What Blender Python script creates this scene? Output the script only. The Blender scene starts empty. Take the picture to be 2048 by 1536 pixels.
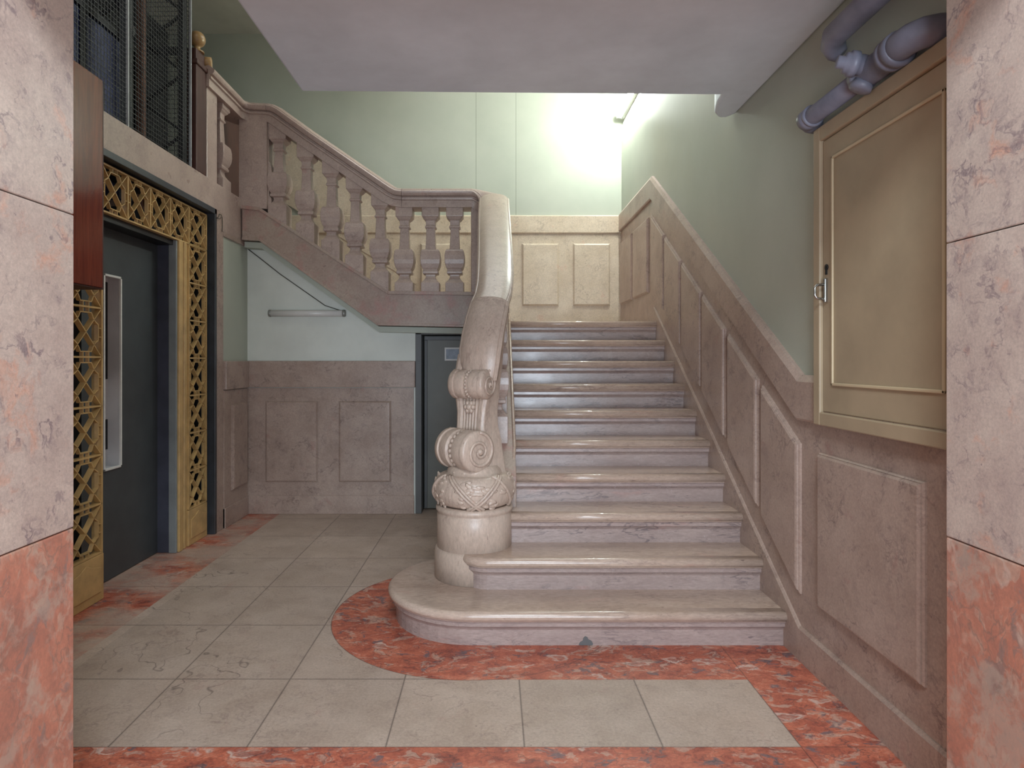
import bpy, bmesh, math, random
from mathutils import Vector, Matrix
random.seed(7)
PI = math.pi
sc = bpy.context.scene
COL = sc.collection
H = 1.36                      # eye height
F = 1280.0; CX = 988.0; CY = 722.0
def at(px, py, Y):            # point seen at a pixel, on the plane at depth Y
    return ((px - CX) / F * Y, Y, H + (CY - py) / F * Y)
def onx(px, py, X):           # point seen at a pixel, on the plane x = X
    Y = F * X / (px - CX)
    return (X, Y, H + (CY - py) / F * Y)

# ------------------------------------------------------------------ helpers
ORI = {}
def lin(c):
    return tuple((x / 12.92 if x <= .04045 else ((x + .055) / 1.055) ** 2.4) for x in c) + (1.0,)

def thing(name, label, cat, loc=(0, 0, 0), group=None):
    o = bpy.data.objects.new(name, None); COL.objects.link(o)
    o.empty_display_size = .1
    o.location = loc; o['label'] = label; o['category'] = cat
    if group: o['group'] = group
    ORI[o] = Vector(loc)
    return o
def tag(o, label, cat, group=None):
    o['label'] = label; o['category'] = cat
    if group: o['group'] = group
    return o

class MB:
    def __init__(s): s.bm = bmesh.new()
    def face(s, pts):
        return s.bm.faces.new([s.bm.verts.new(p) for p in pts])
    def hexa(s, p):           # 8 points, bottom 4 then top 4
        v = [s.bm.verts.new(q) for q in p]
        for f in ((3, 2, 1, 0), (4, 5, 6, 7), (0, 1, 5, 4), (1, 2, 6, 5), (2, 3, 7, 6), (3, 0, 4, 7)):
            s.bm.faces.new([v[i] for i in f])
        return s
    def box(s, x0, x1, y0, y1, z0, z1):
        if x0 > x1: x0, x1 = x1, x0
        if y0 > y1: y0, y1 = y1, y0
        if z0 > z1: z0, z1 = z1, z0
        return s.hexa([(x0, y0, z0), (x1, y0, z0), (x1, y1, z0), (x0, y1, z0), (x0, y0, z1), (x1, y0, z1), (x1, y1, z1), (x0, y1, z1)])
    def prism(s, poly, axis, a, b):   # poly in the two other axes; axis 'x','y','z'
        def P(u, v, w):
            return {'x': (w, u, v), 'y': (u, w, v), 'z': (u, v, w)}[axis]
        A = [s.bm.verts.new(P(u, v, a)) for u, v in poly]
        B = [s.bm.verts.new(P(u, v, b)) for u, v in poly]
        n = len(poly)
        s.bm.faces.new(A); s.bm.faces.new(B[::-1])
        for i in range(n):
            s.bm.faces.new([A[i], B[i], B[(i + 1) % n], A[(i + 1) % n]])
        return s
    def loft(s, rings, cap=True, closed=True, smooth=True):
        R = [[s.bm.verts.new(p) for p in r] for r in rings]
        n = len(R[0])
        for a, b in zip(R, R[1:]):
            for i in range(n if closed else n - 1):
                f = s.bm.faces.new([a[i], a[(i + 1) % n], b[(i + 1) % n], b[i]]); f.smooth = smooth
        if cap:
            s.bm.faces.new(R[0][::-1]); s.bm.faces.new(R[-1])
        return s
    def tube(s, pts, r, n=10, smooth=True):
        pts = [Vector(p) for p in pts]
        rs = r if isinstance(r, (list, tuple)) else [r] * len(pts)
        rings = []
        up = None
        for i, p in enumerate(pts):
            t = (pts[min(i + 1, len(pts) - 1)] - pts[max(i - 1, 0)]).normalized()
            if up is None:
                up = Vector((0, 0, 1)) if abs(t.z) < .9 else Vector((1, 0, 0))
            a = t.cross(up)
            if a.length < 1e-5: a = t.cross(Vector((0, 1, 0)))
            a.normalize(); b = a.cross(t).normalized(); up = b
            rings.append([tuple(p + (a * math.cos(2 * PI * k / n) + b * math.sin(2 * PI * k / n)) * rs[i]) for k in range(n)])
        return s.loft(rings, smooth=smooth)
    def lathe(s, prof, c=(0, 0, 0), axis=(0, 0, 1), n=40, smooth=True):   # prof: (radius, height)
        ax = Vector(axis).normalized()
        a = ax.cross(Vector((0, 1, 0)) if abs(ax.y) < .9 else Vector((1, 0, 0))).normalized(); b = ax.cross(a)
        c = Vector(c)
        rings = [[tuple(c + ax * h + (a * math.cos(2 * PI * k / n) + b * math.sin(2 * PI * k / n)) * max(r, 1e-4)) for k in range(n)] for r, h in prof]
        return s.loft(rings, smooth=smooth)
    def ball(s, c, r, sx=1, sy=1, sz=1, rot=None, u=12, v=8):
        m = Matrix.Translation(c) @ (rot.to_4x4() if rot else Matrix()) @ Matrix.Diagonal((r * sx, r * sy, r * sz, 1))
        g = bmesh.ops.create_uvsphere(s.bm, u_segments=u, v_segments=v, radius=1, matrix=m)
        for vv in g['verts']:
            for f in vv.link_faces: f.smooth = True
        return s
    def bar(s, p, q, w, dvec):  # flat bar from p to q, width w in the plane, depth vector dvec
        p = Vector(p); q = Vector(q); d = Vector(dvec)
        t = (q - p).normalized(); n = t.cross(d).normalized() * (w / 2)
        return s.hexa([p - n, q - n, q + n, p + n, p - n + d, q - n + d, q + n + d, p + n + d])

def obj(name, mb, mat, parent=None, bevel=0, seg=2, kind=None, auto=None, origin=None):
    bm = mb.bm if isinstance(mb, MB) else mb
    o0 = Vector(origin) if origin is not None else (ORI[parent] if parent is not None else None)
    if o0 is None:
        xs = [v.co for v in bm.verts]
        o0 = Vector(((min(v.x for v in xs) + max(v.x for v in xs)) / 2, (min(v.y for v in xs) + max(v.y for v in xs)) / 2, min(v.z for v in xs)))
    for v in bm.verts: v.co -= o0
    bmesh.ops.recalc_face_normals(bm, faces=bm.faces)
    me = bpy.data.meshes.new(name); bm.to_mesh(me); bm.free()
    o = bpy.data.objects.new(name, me); COL.objects.link(o)
    for m in (mat if isinstance(mat, (list, tuple)) else [mat]): me.materials.append(m)
    if parent is not None:
        o.parent = parent
    else:
        o.location = o0
    ORI[o] = o0
    if bevel:
        b = o.modifiers.new('Bevel', 'BEVEL'); b.width = bevel; b.segments = seg; b.limit_method = 'ANGLE'; b.angle_limit = math.radians(35)
        b.harden_normals = False
    if kind: o['kind'] = kind
    return o
def struct(name, mb, mat, parent=None, bevel=0):
    return obj(name, mb, mat, parent, bevel, kind=None if parent is not None else 'structure')

# ------------------------------------------------------------------ materials
class NT:
    def __init__(s, name):
        s.m = bpy.data.materials.new(name); s.m.use_nodes = True
        s.t = s.m.node_tree; s.t.nodes.clear()
        s.out = s.n('ShaderNodeOutputMaterial'); s.b = s.n('ShaderNodeBsdfPrincipled')
        s.l(s.b.outputs[0], s.out.inputs[0])
        s.pos = s.n('ShaderNodeNewGeometry').outputs['Position']
    def n(s, t, **kw):
        x = s.t.nodes.new(t)
        for k, v in kw.items(): setattr(x, k, v)
        return x
    def l(s, a, b): s.t.links.new(a, b)
    def put(s, sock, v):
        if hasattr(v, 'is_output') or isinstance(v, bpy.types.NodeSocket): s.l(v, sock)
        else: sock.default_value = v
    def math(s, op, a, b=0.0, c=None, clamp=False):
        x = s.n('ShaderNodeMath', operation=op); x.use_clamp = clamp
        s.put(x.inputs[0], a); s.put(x.inputs[1], b)
        if c is not None: s.put(x.inputs[2], c)
        return x.outputs[0]
    def noise(s, vec, scale, detail=4, rough=.55, dist=0.0, col=False):
        x = s.n('ShaderNodeTexNoise'); s.l(vec, x.inputs['Vector'])
        x.inputs['Scale'].default_value = scale; x.inputs['Detail'].default_value = detail
        x.inputs['Roughness'].default_value = rough; x.inputs['Distortion'].default_value = dist
        return x.outputs['Color' if col else 'Fac']
    def ramp(s, fac, stops, interp='LINEAR'):
        x = s.n('ShaderNodeValToRGB'); x.color_ramp.interpolation = interp
        e = x.color_ramp.elements
        while len(e) < len(stops): e.new(.5)
        for i, (p, c) in enumerate(stops):
            e[i].position = p
            e[i].color = c if isinstance(c, tuple) else (c, c, c, 1)
        s.l(fac, x.inputs[0]); return x.outputs[0]
    def mix(s, f, a, b, mode='MIX'):
        x = s.n('ShaderNodeMix', data_type='RGBA', blend_type=mode)
        s.put(x.inputs['Factor'], f); s.put(x.inputs['A'], a); s.put(x.inputs['B'], b)
        return x.outputs['Result']
    def vmap(s, vec, scale=(1, 1, 1), rot=(0, 0, 0), loc=(0, 0, 0)):
        x = s.n('ShaderNodeMapping'); s.l(vec, x.inputs[0])
        x.inputs['Scale'].default_value = scale; x.inputs['Rotation'].default_value = rot; x.inputs['Location'].default_value = loc
        return x.outputs[0]
    def wob(s, vec, scale, amt):
        c = s.noise(vec, scale, 3, .6, col=True)
        v = s.n('ShaderNodeVectorMath', operation='SUBTRACT'); s.l(c, v.inputs[0]); v.inputs[1].default_value = (.5, .5, .5)
        w = s.n('ShaderNodeVectorMath', operation='SCALE'); s.l(v.outputs[0], w.inputs[0]); w.inputs['Scale'].default_value = amt
        a = s.n('ShaderNodeVectorMath', operation='ADD'); s.l(vec, a.inputs[0]); s.l(w.outputs[0], a.inputs[1])
        return a.outputs[0]
    def voro(s, vec, scale):
        x = s.n('ShaderNodeTexVoronoi', feature='DISTANCE_TO_EDGE'); s.l(vec, x.inputs['Vector']); x.inputs['Scale'].default_value = scale
        return x.outputs['Distance']
    def bump(s, h, strength=.2, dist=.01):
        x = s.n('ShaderNodeBump'); x.inputs['Strength'].default_value = strength; x.inputs['Distance'].default_value = dist
        s.l(h, x.inputs['Height']); s.l(x.outputs[0], s.b.inputs['Normal'])
    def fin(s, col, rough=.5, metal=0, spec=.5):
        s.put(s.b.inputs['Base Color'], col); s.put(s.b.inputs['Roughness'], rough)
        s.b.inputs['Metallic'].default_value = metal; s.b.inputs['Specular IOR Level'].default_value = spec
        return s.m

def marble_color(t, vec, c1, c2, vein, blotch, scale=1.0, veinamt=.5, blothr=.58, vw=.03):
    w = t.wob(vec, 3.0 * scale, .30 / scale)
    w2 = t.wob(w, 16 * scale, .05 / scale)
    col = t.ramp(t.noise(w, 2.4 * scale, 9, .70), [(.34, lin(c1)), (.66, lin(c2))])
    bl = t.ramp(t.noise(w, 3.6 * scale, 7, .66), [(blothr, 0.0), (blothr + .12, 1.0)])
    col = t.mix(t.math('MULTIPLY', bl, .7), col, lin(blotch))
    # cloudy violet grey patches
    gv = t.ramp(t.noise(w2, 4.6 * scale, 8, .72), [(.54, 0.0), (.70, 1.0)])
    col = t.mix(t.math('MULTIPLY', gv, veinamt * .75), col, lin(tuple(.45 * v + .55 * x for v, x in zip(vein, c1))))
    # ragged veins along the contour of a noise, broken up by a mask
    def ridge(sc, wd, th, amt, c):
        r = t.ramp(t.math('ABSOLUTE', t.math('SUBTRACT', t.noise(w2, sc * scale, 5, .62), .5)), [(0.0, 1.0), (wd * .4, .7), (wd, 0.0)])
        k = t.ramp(t.noise(vec, sc * .55 * scale, 5, .65), [(th, 0.0), (th + .14, 1.0)])
        return t.mix(t.math('MULTIPLY', t.math('MULTIPLY', r, k), amt), c, lin(vein))
    col = ridge(3.2, vw * .55, .46, veinamt, col)
    col = ridge(8.0, vw * .9, .50, veinamt * .8, col)
    sp = t.ramp(t.noise(vec, 60 * scale, 5, .75), [(.3, .80), (.7, 1.12)])
    col = t.mix(1.0, col, sp, 'MULTIPLY')
    pit = t.ramp(t.noise(vec, 34 * scale, 2, .5), [(.24, .55), (.27, 0.0)])
    return t.mix(pit, col, lin(vein))

def marble(name, c1, c2, vein, blotch, scale=1.0, rough=.32, veinamt=.5, blothr=.58, stretch=(1, 1, 1), vw=.03, offset=0.0):
    t = NT(name)
    v = t.vmap(t.pos, stretch, loc=(offset, offset * .7, offset * 1.3))
    col = marble_color(t, v, c1, c2, vein, blotch, scale, veinamt, blothr, vw)
    r = t.math('ADD', t.math('MULTIPLY', t.noise(t.pos, 7, 4), .3), rough - .15)
    t.bump(t.noise(t.pos, 40, 4), .06, .004)
    return t.fin(col, r)

STONE = dict(c1=(.70, .60, .54), c2=(.79, .71, .65), vein=(.38, .30, .30), blotch=(.76, .58, .52))
M = {}
M['pier'] = marble('pier_marble', (.74, .66, .62), (.82, .75, .70), (.45, .38, .42), (.84, .62, .52), 2.0, .40, .7, .57, vw=.045)
M['stone'] = marble('wainscot_marble', (.645, .555, .505), (.72, .635, .585), (.36, .29, .30), (.66, .50, .46), 1.6, .36, .55, .62)
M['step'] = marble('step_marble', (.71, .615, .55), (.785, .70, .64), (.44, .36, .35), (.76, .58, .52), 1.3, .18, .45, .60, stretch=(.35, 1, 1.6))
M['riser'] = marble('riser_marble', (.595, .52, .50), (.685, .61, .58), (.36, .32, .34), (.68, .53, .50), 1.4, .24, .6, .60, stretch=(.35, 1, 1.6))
M['rail'] = marble('balustrade_marble', (.65, .565, .525), (.73, .65, .605), (.42, .34, .33), (.68, .52, .48), 1.5, .33, .35, .62)
M['string'] = marble('stringer_marble', (.62, .53, .485), (.68, .61, .555), (.42, .33, .33), (.67, .49, .46), 1.1, .36, .35, .52)
M['carved'] = marble('carved_marble', (.72, .64, .58), (.79, .715, .655), (.48, .38, .36), (.78, .60, .54), 1.4, .34, .4, .62, stretch=(1, 1, .35))
M['redpier'] = None

def red_color(t, vec, scale=1.0):
    w = t.wob(vec, 7 * scale, .13 / scale)
    w2 = t.wob(w, 28 * scale, .04 / scale)
    col = t.ramp(t.noise(w2, 10 * scale, 10, .76), [(.32, lin((.42, .26, .24))), (.43, lin((.66, .35, .28))), (.55, lin((.77, .44, .34))), (.70, lin((.84, .62, .53)))])
    gr = t.ramp(t.noise(w2, 11 * scale, 6, .68), [(.57, 0.0), (.62, 1.0)])
    col = t.mix(t.math('MULTIPLY', gr, .8), col, lin((.42, .39, .41)))
    pk = t.ramp(t.noise(w2, 12 * scale, 6, .6, 1.0), [(.55, 0.0), (.61, 1.0)])
    col = t.mix(t.math('MULTIPLY', pk, .7), col, lin((.77, .64, .57)))
    # pale shells: cells with a bright rim and a greyish heart
    vo = t.n('ShaderNodeTexVoronoi', feature='F1'); t.l(t.wob(w, 16 * scale, .07 / scale), vo.inputs['Vector']); vo.inputs['Scale'].default_value = 8 * scale
    d = vo.outputs['Distance']
    rim = t.ramp(d, [(.20, 0.0), (.25, 1.0), (.30, 1.0), (.36, 0.0)])
    heart = t.ramp(d, [(.14, 1.0), (.22, 0.0)])
    sc_ = t.n('ShaderNodeSeparateColor'); t.l(vo.outputs['Color'], sc_.inputs[0])
    pick = t.math('GREATER_THAN', sc_.outputs[0], .66)
    brk = t.ramp(t.noise(w2, 14 * scale, 4), [(.40, 0.0), (.55, 1.0)])
    col = t.mix(t.math('MULTIPLY', t.math('MULTIPLY', rim, pick), t.math('MULTIPLY', brk, .8)), col, lin((.83, .74, .69)))
    col = t.mix(t.math('MULTIPLY', t.math('MULTIPLY', heart, pick), .45), col, lin((.66, .56, .52)))
    dk = t.ramp(t.voro(w2, 19 * scale), [(0.0, 1.0), (.05, 0.0)])
    mk2 = t.ramp(t.noise(vec, 8 * scale, 4), [(.47, 0.0), (.56, 1.0)])
    col = t.mix(t.math('MULTIPLY', t.math('MULTIPLY', dk, mk2), .6), col, lin((.31, .27, .28)))
    sp = t.ramp(t.noise(vec, 95 * scale, 4, .7), [(.3, .74), (.7, 1.2)])
    return t.mix(1.0, col, sp, 'MULTIPLY')
def mk_redpier():
    t = NT('pier_red_marble')
    c = red_color(t, t.vmap(t.pos, (1, 1, .7)), .9)
    c = t.mix(.38, c, lin((.78, .63, .55)))
    bg = t.ramp(t.noise(t.wob(t.pos, 9, .12), 6, 7, .68), [(.50, 0.0), (.60, 1.0)])
    c = t.mix(t.math('MULTIPLY', bg, .6), c, lin((.74, .66, .60)))
    t.bump(t.noise(t.pos, 40, 4), .06, .004)
    return t.fin(c, .36)
M['redpier'] = mk_redpier()

M['cream'] = marble('cream_marble', (.77, .70, .61), (.84, .78, .70), (.50, .43, .38), (.80, .62, .54), 1.3, .33, .4, .62)
def mk_floor():
    t = NT('floor_marble')
    sx = t.n('ShaderNodeSeparateXYZ'); t.l(t.pos, sx.inputs[0]); X, Y = sx.outputs[0], sx.outputs[1]
    tile = marble_color(t, t.vmap(t.pos, (1, 1, 1)), (.70, .62, .56), (.77, .695, .64), (.44, .36, .35), (.72, .60, .55), 1.5, .34, .62)
    # per-tile tone
    ix = t.math('FLOOR', t.math('DIVIDE', t.math('ADD', X, 1.36 + .489 * 20), .489))
    iy = t.math('FLOOR', t.math('DIVIDE', t.math('ADD', Y, -2.737 + .559 * 20), .559))
    wn = t.n('ShaderNodeTexWhiteNoise', noise_dimensions='2D')
    cb = t.n('ShaderNodeCombineXYZ'); t.l(ix, cb.inputs[0]); t.l(iy, cb.inputs[1]); t.l(cb.outputs[0], wn.inputs['Vector'])
    tone = t.math('ADD', t.math('MULTIPLY', wn.outputs['Value'], .14), .93)
    tile = t.mix(1.0, tile, tone, 'MULTIPLY')
    # joints
    fx = t.math('FRACT', t.math('DIVIDE', t.math('ADD', X, 1.36 + .489 * 20), .489))
    fy = t.math('FRACT', t.math('DIVIDE', t.math('ADD', Y, -2.737 + .559 * 20), .559))
    ex = t.math('MULTIPLY', t.math('MINIMUM', fx, t.math('SUBTRACT', 1.0, fx)), .489)
    ey = t.math('MULTIPLY', t.math('MINIMUM', fy, t.math('SUBTRACT', 1.0, fy)), .559)
    ey = t.math('MAXIMUM', ey, t.math('MULTIPLY', t.math('LESS_THAN', Y, 2.6), 1.0))
    ex = t.math('MAXIMUM', ex, t.math('LESS_THAN', X, -1.80))
    e = t.math('MINIMUM', ex, ey)
    j = t.ramp(e, [(0.0, 1.0), (.0022, .9), (.0042, 0.0)])
    tile = t.mix(t.math('MULTIPLY', j, .75), tile, lin((.25, .21, .20)))
    # hairline cracks
    cn = t.noise(t.wob(t.pos, 6, .1), 1.7, 3, .6)
    ca = t.ramp(t.math('ABSOLUTE', t.math('SUBTRACT', cn, .5)), [(0.0, 1.0), (.0022, 0.0)])
    cm = t.ramp(t.noise(t.pos, .9, 2), [(.54, 0.0), (.58, 1.0)])
    tile = t.mix(t.math('MULTIPLY', t.math('MULTIPLY', ca, cm), .6), tile, lin((.30, .25, .24)))
    red = red_color(t, t.vmap(t.pos, (.75, 1.15, 1)), 1.0)
    dx = t.math('ADD', X, .11); dy = t.math('SUBTRACT', Y, 3.475)
    rr = t.math('SQRT', t.math('ADD', t.math('MULTIPLY', dx, dx), t.math('MULTIPLY', dy, dy)))
    m = t.math('GREATER_THAN', X, 1.083)
    m = t.math('MAXIMUM', m, t.math('LESS_THAN', X, -1.905))
    m = t.math('MAXIMUM', m, t.math('LESS_THAN', Y, 2.255))
    m = t.math('MAXIMUM', m, t.math('LESS_THAN', rr, .75))
    band = t.math('MULTIPLY', t.math('GREATER_THAN', Y, 2.731), t.math('GREATER_THAN', X, -.11))
    m = t.math('MAXIMUM', m, band)
    worn = t.math('MULTIPLY', t.math('LESS_THAN', X, -1.905), t.ramp(t.noise(t.pos, 1.6, 5, .6), [(.42, 0.0), (.56, .8)]))
    m = t.math('SUBTRACT', m, worn, clamp=True)
    col = t.mix(m, tile, red)
    edge = t.math('MINIMUM', t.math('ABSOLUTE', t.math('SUBTRACT', rr, .75)), t.math('MINIMUM', t.math('ABSOLUTE', t.math('SUBTRACT', X, 1.083)), t.math('ABSOLUTE', t.math('SUBTRACT', Y, 2.255))))
    ej = t.math('MULTIPLY', t.ramp(edge, [(0.0, .6), (.003, 0.0)]), 1.0)
    col = t.mix(ej, col, lin((.27, .22, .21)))
    col = t.mix(1.0, col, t.ramp(t.noise(t.pos, 1.3, 5, .6), [(.3, .86), (.7, 1.06)]), 'MULTIPLY')
    t.bump(t.math('SUBTRACT', t.math('MULTIPLY', t.noise(t.pos, 30, 4), .3), j), .12, .004)
    r = t.math('ADD', t.math('MULTIPLY', t.noise(t.pos, 5, 4), .3), .30)
    return t.fin(col, r, spec=.4)
M['floor'] = mk_floor()

def plain(name, c, rough=.5, metal=0, var=.12, scale=6, bump=.05, spec=.5, stretch=(1, 1, 1)):
    t = NT(name)
    v = t.vmap(t.pos, stretch)
    a = tuple(x * (1 - var) for x in c); b = tuple(min(1, x * (1 + var)) for x in c)
    col = t.ramp(t.noise(v, scale, 6, .6), [(.3, lin(a)), (.7, lin(b))])
    if bump: t.bump(t.noise(v, scale * 8, 4), bump, .004)
    return t.fin(col, rough, metal, spec)

def mk_green():
    t = NT('green_wall_paint')
    col = t.ramp(t.noise(t.pos, 1.4, 6, .6), [(.3, lin((.675, .695, .64))), (.7, lin((.72, .735, .68)))])
    col = t.mix(t.math('MULTIPLY', t.ramp(t.noise(t.pos, .8, 4), [(.55, 0.0), (.7, 1.0)]), .25), col, lin((.70, .68, .58)))
    t.bump(t.noise(t.pos, 90, 4, .7), .12, .004)
    return t.fin(col, .45, spec=.35)
M['green'] = mk_green()
def mk_greenback():
    t = NT('green_wall_paint_with_board_joints')
    sx = t.n('ShaderNodeSeparateXYZ'); t.l(t.pos, sx.inputs[0]); X = sx.outputs[0]
    col = t.ramp(t.noise(t.pos, 1.4, 6, .6), [(.3, lin((.675, .695, .64))), (.7, lin((.72, .735, .68)))])
    d = t.math('MINIMUM', t.math('ABSOLUTE', t.math('SUBTRACT', X, -.199)), t.math('ABSOLUTE', t.math('SUBTRACT', X, .243)))
    col = t.mix(t.math('MULTIPLY', t.math('LESS_THAN', d, .0028), .65), col, lin((.38, .40, .33)))
    t.bump(t.noise(t.pos, 90, 4, .7), .06, .004)
    return t.fin(col, .42, spec=.4)
M['greenback'] = mk_greenback()
M['green_brightened'] = plain('brightened_green_wall_paint', (.84, .85, .815), .5, 0, .05, 1.6, .05)  # lighter copy of the wall green, the wall's brightness put into its colour
M['ceil'] = plain('soffit_paint', (.86, .90, .93), .55, 0, .05, 2, .04)
M['ceil2'] = plain('stairwell_ceiling_paint', (.75, .75, .70), .6, 0, .06, 2, .04)
M['ochre'] = plain('ochre_enamel', (.76, .63, .42), .38, 0, .10, 8, .04)
M['steel_black'] = plain('black_steel', (.10, .105, .11), .45, 0, .2, 10, .04)
M['steel_lip'] = plain('blue_black_steel', (.20, .215, .235), .42, 0, .15, 8, .04)
M['lift_door'] = plain('slate_grey_enamel', (.26, .28, .29), .42, 0, .08, 5, .03)
M['jamb'] = plain('navy_grey_enamel', (.27, .28, .33), .4, 0, .12, 5, .03)
M['jamb_edge'] = plain('pale_grey_enamel', (.52, .54, .54), .4, 0, .08, 5, .03)
M['white'] = plain('white_enamel', (.88, .88, .87), .4, 0, .04, 5, .02)
M['greyin'] = plain('grey_enamel', (.78, .78, .79), .45, 0, .04, 5, .02)
M['glassdark'] = plain('dark_pane', (.03, .03, .035), .12, 0, .1, 5, 0)
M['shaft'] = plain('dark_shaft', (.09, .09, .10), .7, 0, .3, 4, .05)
M['cabin'] = plain('navy_cabin_paint', (.21, .24, .40), .5, 0, .2, 9, .04)
M['rust'] = plain('brown_rail_steel', (.38, .24, .17), .6, 0, .2, 12, .05)
M['wire'] = plain('dark_wire', (.13, .13, .13), .5, 0, .15, 10, 0)
M['postgrey'] = plain('pale_steel_edge', (.62, .63, .64), .4, 0, .08, 10, .02)
M['cup'] = plain('cream_beige_paint', (.68, .61, .505), .42, 0, .05, 3, .03)
M['cupedge'] = plain('pale_cream_moulding', (.80, .73, .60), .4, 0, .04, 3, .02)
M['pipe'] = plain('slate_blue_pipe_paint', (.50, .51, .57), .42, 0, .10, 8, .05)
M['olive'] = plain('grey_olive_door_paint', (.43, .43, .40), .45, 0, .05, 4, .02)
M['doorframe'] = plain('dark_grey_frame_paint', (.35, .35, .35), .45, 0, .08, 4, .02)
M['chrome'] = plain('worn_chrome', (.66, .65, .63), .25, .9, .05, 10, 0)
M['blackhole'] = plain('black_keyhole', (.03, .03, .03), .6, 0, .1, 10, 0)
M['tubeoff'] = plain('frosted_tube_glass', (.85, .84, .82), .3, 0, .03, 8, 0)
M['cap'] = plain('grey_tube_cap', (.55, .55, .53), .4, .3, .05, 8, 0)
M['cable'] = plain('cable_sheath', (.30, .29, .25), .6, 0, .1, 8, 0)
M['wallgrey'] = plain('vestibule_plaster', (.72, .69, .65), .6, 0, .05, 3, .05)
M['signblue'] = plain('blue_grey_plate', (.42, .46, .53), .35, 0, .2, 30, 0)
def mk_wood(name, a, b, rough, sc=(14, 14, 1.2)):
    t = NT(name)
    v = t.vmap(t.pos, sc)
    n = t.noise(v, 2.2, 7, .65, 1.2)
    col = t.ramp(n, [(.3, lin(a)), (.7, lin(b))])
    t.bump(n, .08, .004)
    return t.fin(col, rough)
M['redwood'] = mk_wood('varnished_red_wood', (.36, .13, .08), (.52, .22, .14), .15)
M['darkwood'] = mk_wood('dark_brown_wood', (.22, .11, .08), (.31, .17, .13), .6)
M['ballwood'] = mk_wood('honey_wood', (.58, .46, .30), (.70, .57, .40), .28)
def mk_emit(name, c, s):
    t = NT(name); t.fin(c, .4)
    t.b.inputs['Emission Color'].default_value = c; t.b.inputs['Emission Strength'].default_value = s
    return t.m
M['lit'] = mk_emit('glowing_tube', (.93, 1.0, .95, 1), 270.0)

# ------------------------------------------------------------------ dimensions
XR = 1.41; XL = -2.20; YB = 7.08
R = .17; T = .269; Y1 = 3.02      # riser, tread, first nosing
ZL1 = 10 * R; ZL2 = 16 * R        # landings 1.70 and 2.72
ZS = 2.803                        # soffit
ZC = 4.98

# ------------------------------------------------------------------ the shell
fl = MB(); fl.box(-4.0, 3.2, -3.2, 7.3, -.12, 0); struct('floor', fl, M['floor'])
w = MB(); w.box(-3.72, 2.3, YB, YB + .15, 0, ZC + .1); struct('wall_back', w, M['greenback'])
# right wall, flaring a little where it nears the stairwell ceiling
w = MB()
prof = [(XR, 0), (XR, 3.86), (1.418, 3.97), (1.44, 4.08), (1.49, 4.2), (1.56, 4.34), (1.60, 4.6), (1.60, ZC + .1), (1.85, ZC + .1), (1.85, 0)]
w.prism(prof, 'y', 1.77, YB); struct('wall_right', w, M['green'])
# left wall: before the lift, the piece behind it, under the landing
w = MB(); w.box(-2.40, -2.24, 1.77, 3.25, 0, 4.98); lw = struct('wall_left', w, M['green'])
w = MB(); w.box(-2.40, XL, 5.19, 5.71, 0, 2.55); struct('wall_left_far', w, M['green'])
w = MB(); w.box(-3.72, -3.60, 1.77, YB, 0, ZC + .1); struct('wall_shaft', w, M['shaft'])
w = MB()
w.prism([(-2.4, 0), (-.70, 0), (-.70, 1.66), (-1.01, 1.66), (-2.03, 2.39), (-2.4, 2.45)], 'y', 5.71, 5.83); struct('wall_understair', w, M['green_brightened'])
# soffit (the landing above) with its rounded tab along the right wall
s = MB()
s.prism([(-1.03, .9), (-1.03, 3.43), (1.235, 3.475), (1.25, 3.60), (1.285, 3.73), (1.335, 3.80), (1.38, 3.80), (XR, 3.74), (XR, .9)], 'z', ZS, ZS + .28)
struct('ceiling_soffit', s, M['ceil'], bevel=.012)
s = MB(); s.box(-3.72, 1.7, 1.30, YB + .1, ZC, ZC + .12); struct('ceiling', s, M['ceil2'])

# the entrance opening: two marble jambs, a lintel, and the vestibule behind the camera
def pier(name, x0, x1, side, zred, zj):
    # lower red course, then two courses of pale marble, joints left as hairline gaps
    g = .0015
    a = MB(); a.box(x0, x1, 1.25, 1.77, 0, zred - g)
    p = struct(name, a, M['redpier'], bevel=.004)
    b = MB(); b.box(x0, x1, 1.25, 1.77, zred + g, zj - g); obj('marble_course', b, M['pier'], p, .003)
    c = MB(); c.box(x0, x1, 1.25, 1.77, zj + g, 2.42); obj('marble_course', c, M['pier'], p, .003)
    return p
pier('wall_pier_left', -2.6, -1.1616, -1, .90, 1.764)
pier('wall_pier_right', 1.25, 2.6, 1, .875, 1.685)
l = MB(); l.box(-2.6, 2.6, 1.25, 1.52, 2.42, 5.1); struct('wall_lintel', l, M['wallgrey'])
v = MB(); v.box(-2.6, -2.45, -3.2, 1.25, 0, 4.4); struct('wall_vestibule_left', v, M['wallgrey'])
v = MB(); v.box(2.45, 2.6, -3.2, 1.25, 0, 4.4); struct('wall_vestibule_right', v, M['wallgrey'])
v = MB(); v.box(-2.6, 2.6, -3.2, 1.25, 4.4, 4.5); struct('ceiling_vestibule', v, M['wallgrey'])
v = MB()
v.box(-2.6, -1.3, -3.2, -3.05, 0, 4.4); v.box(1.5, 2.6, -3.2, -3.05, 0, 4.4); v.box(-1.3, 1.5, -3.2, -3.05, 4.1, 4.4)
struct('wall_street', v, M['wallgrey'])

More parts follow.
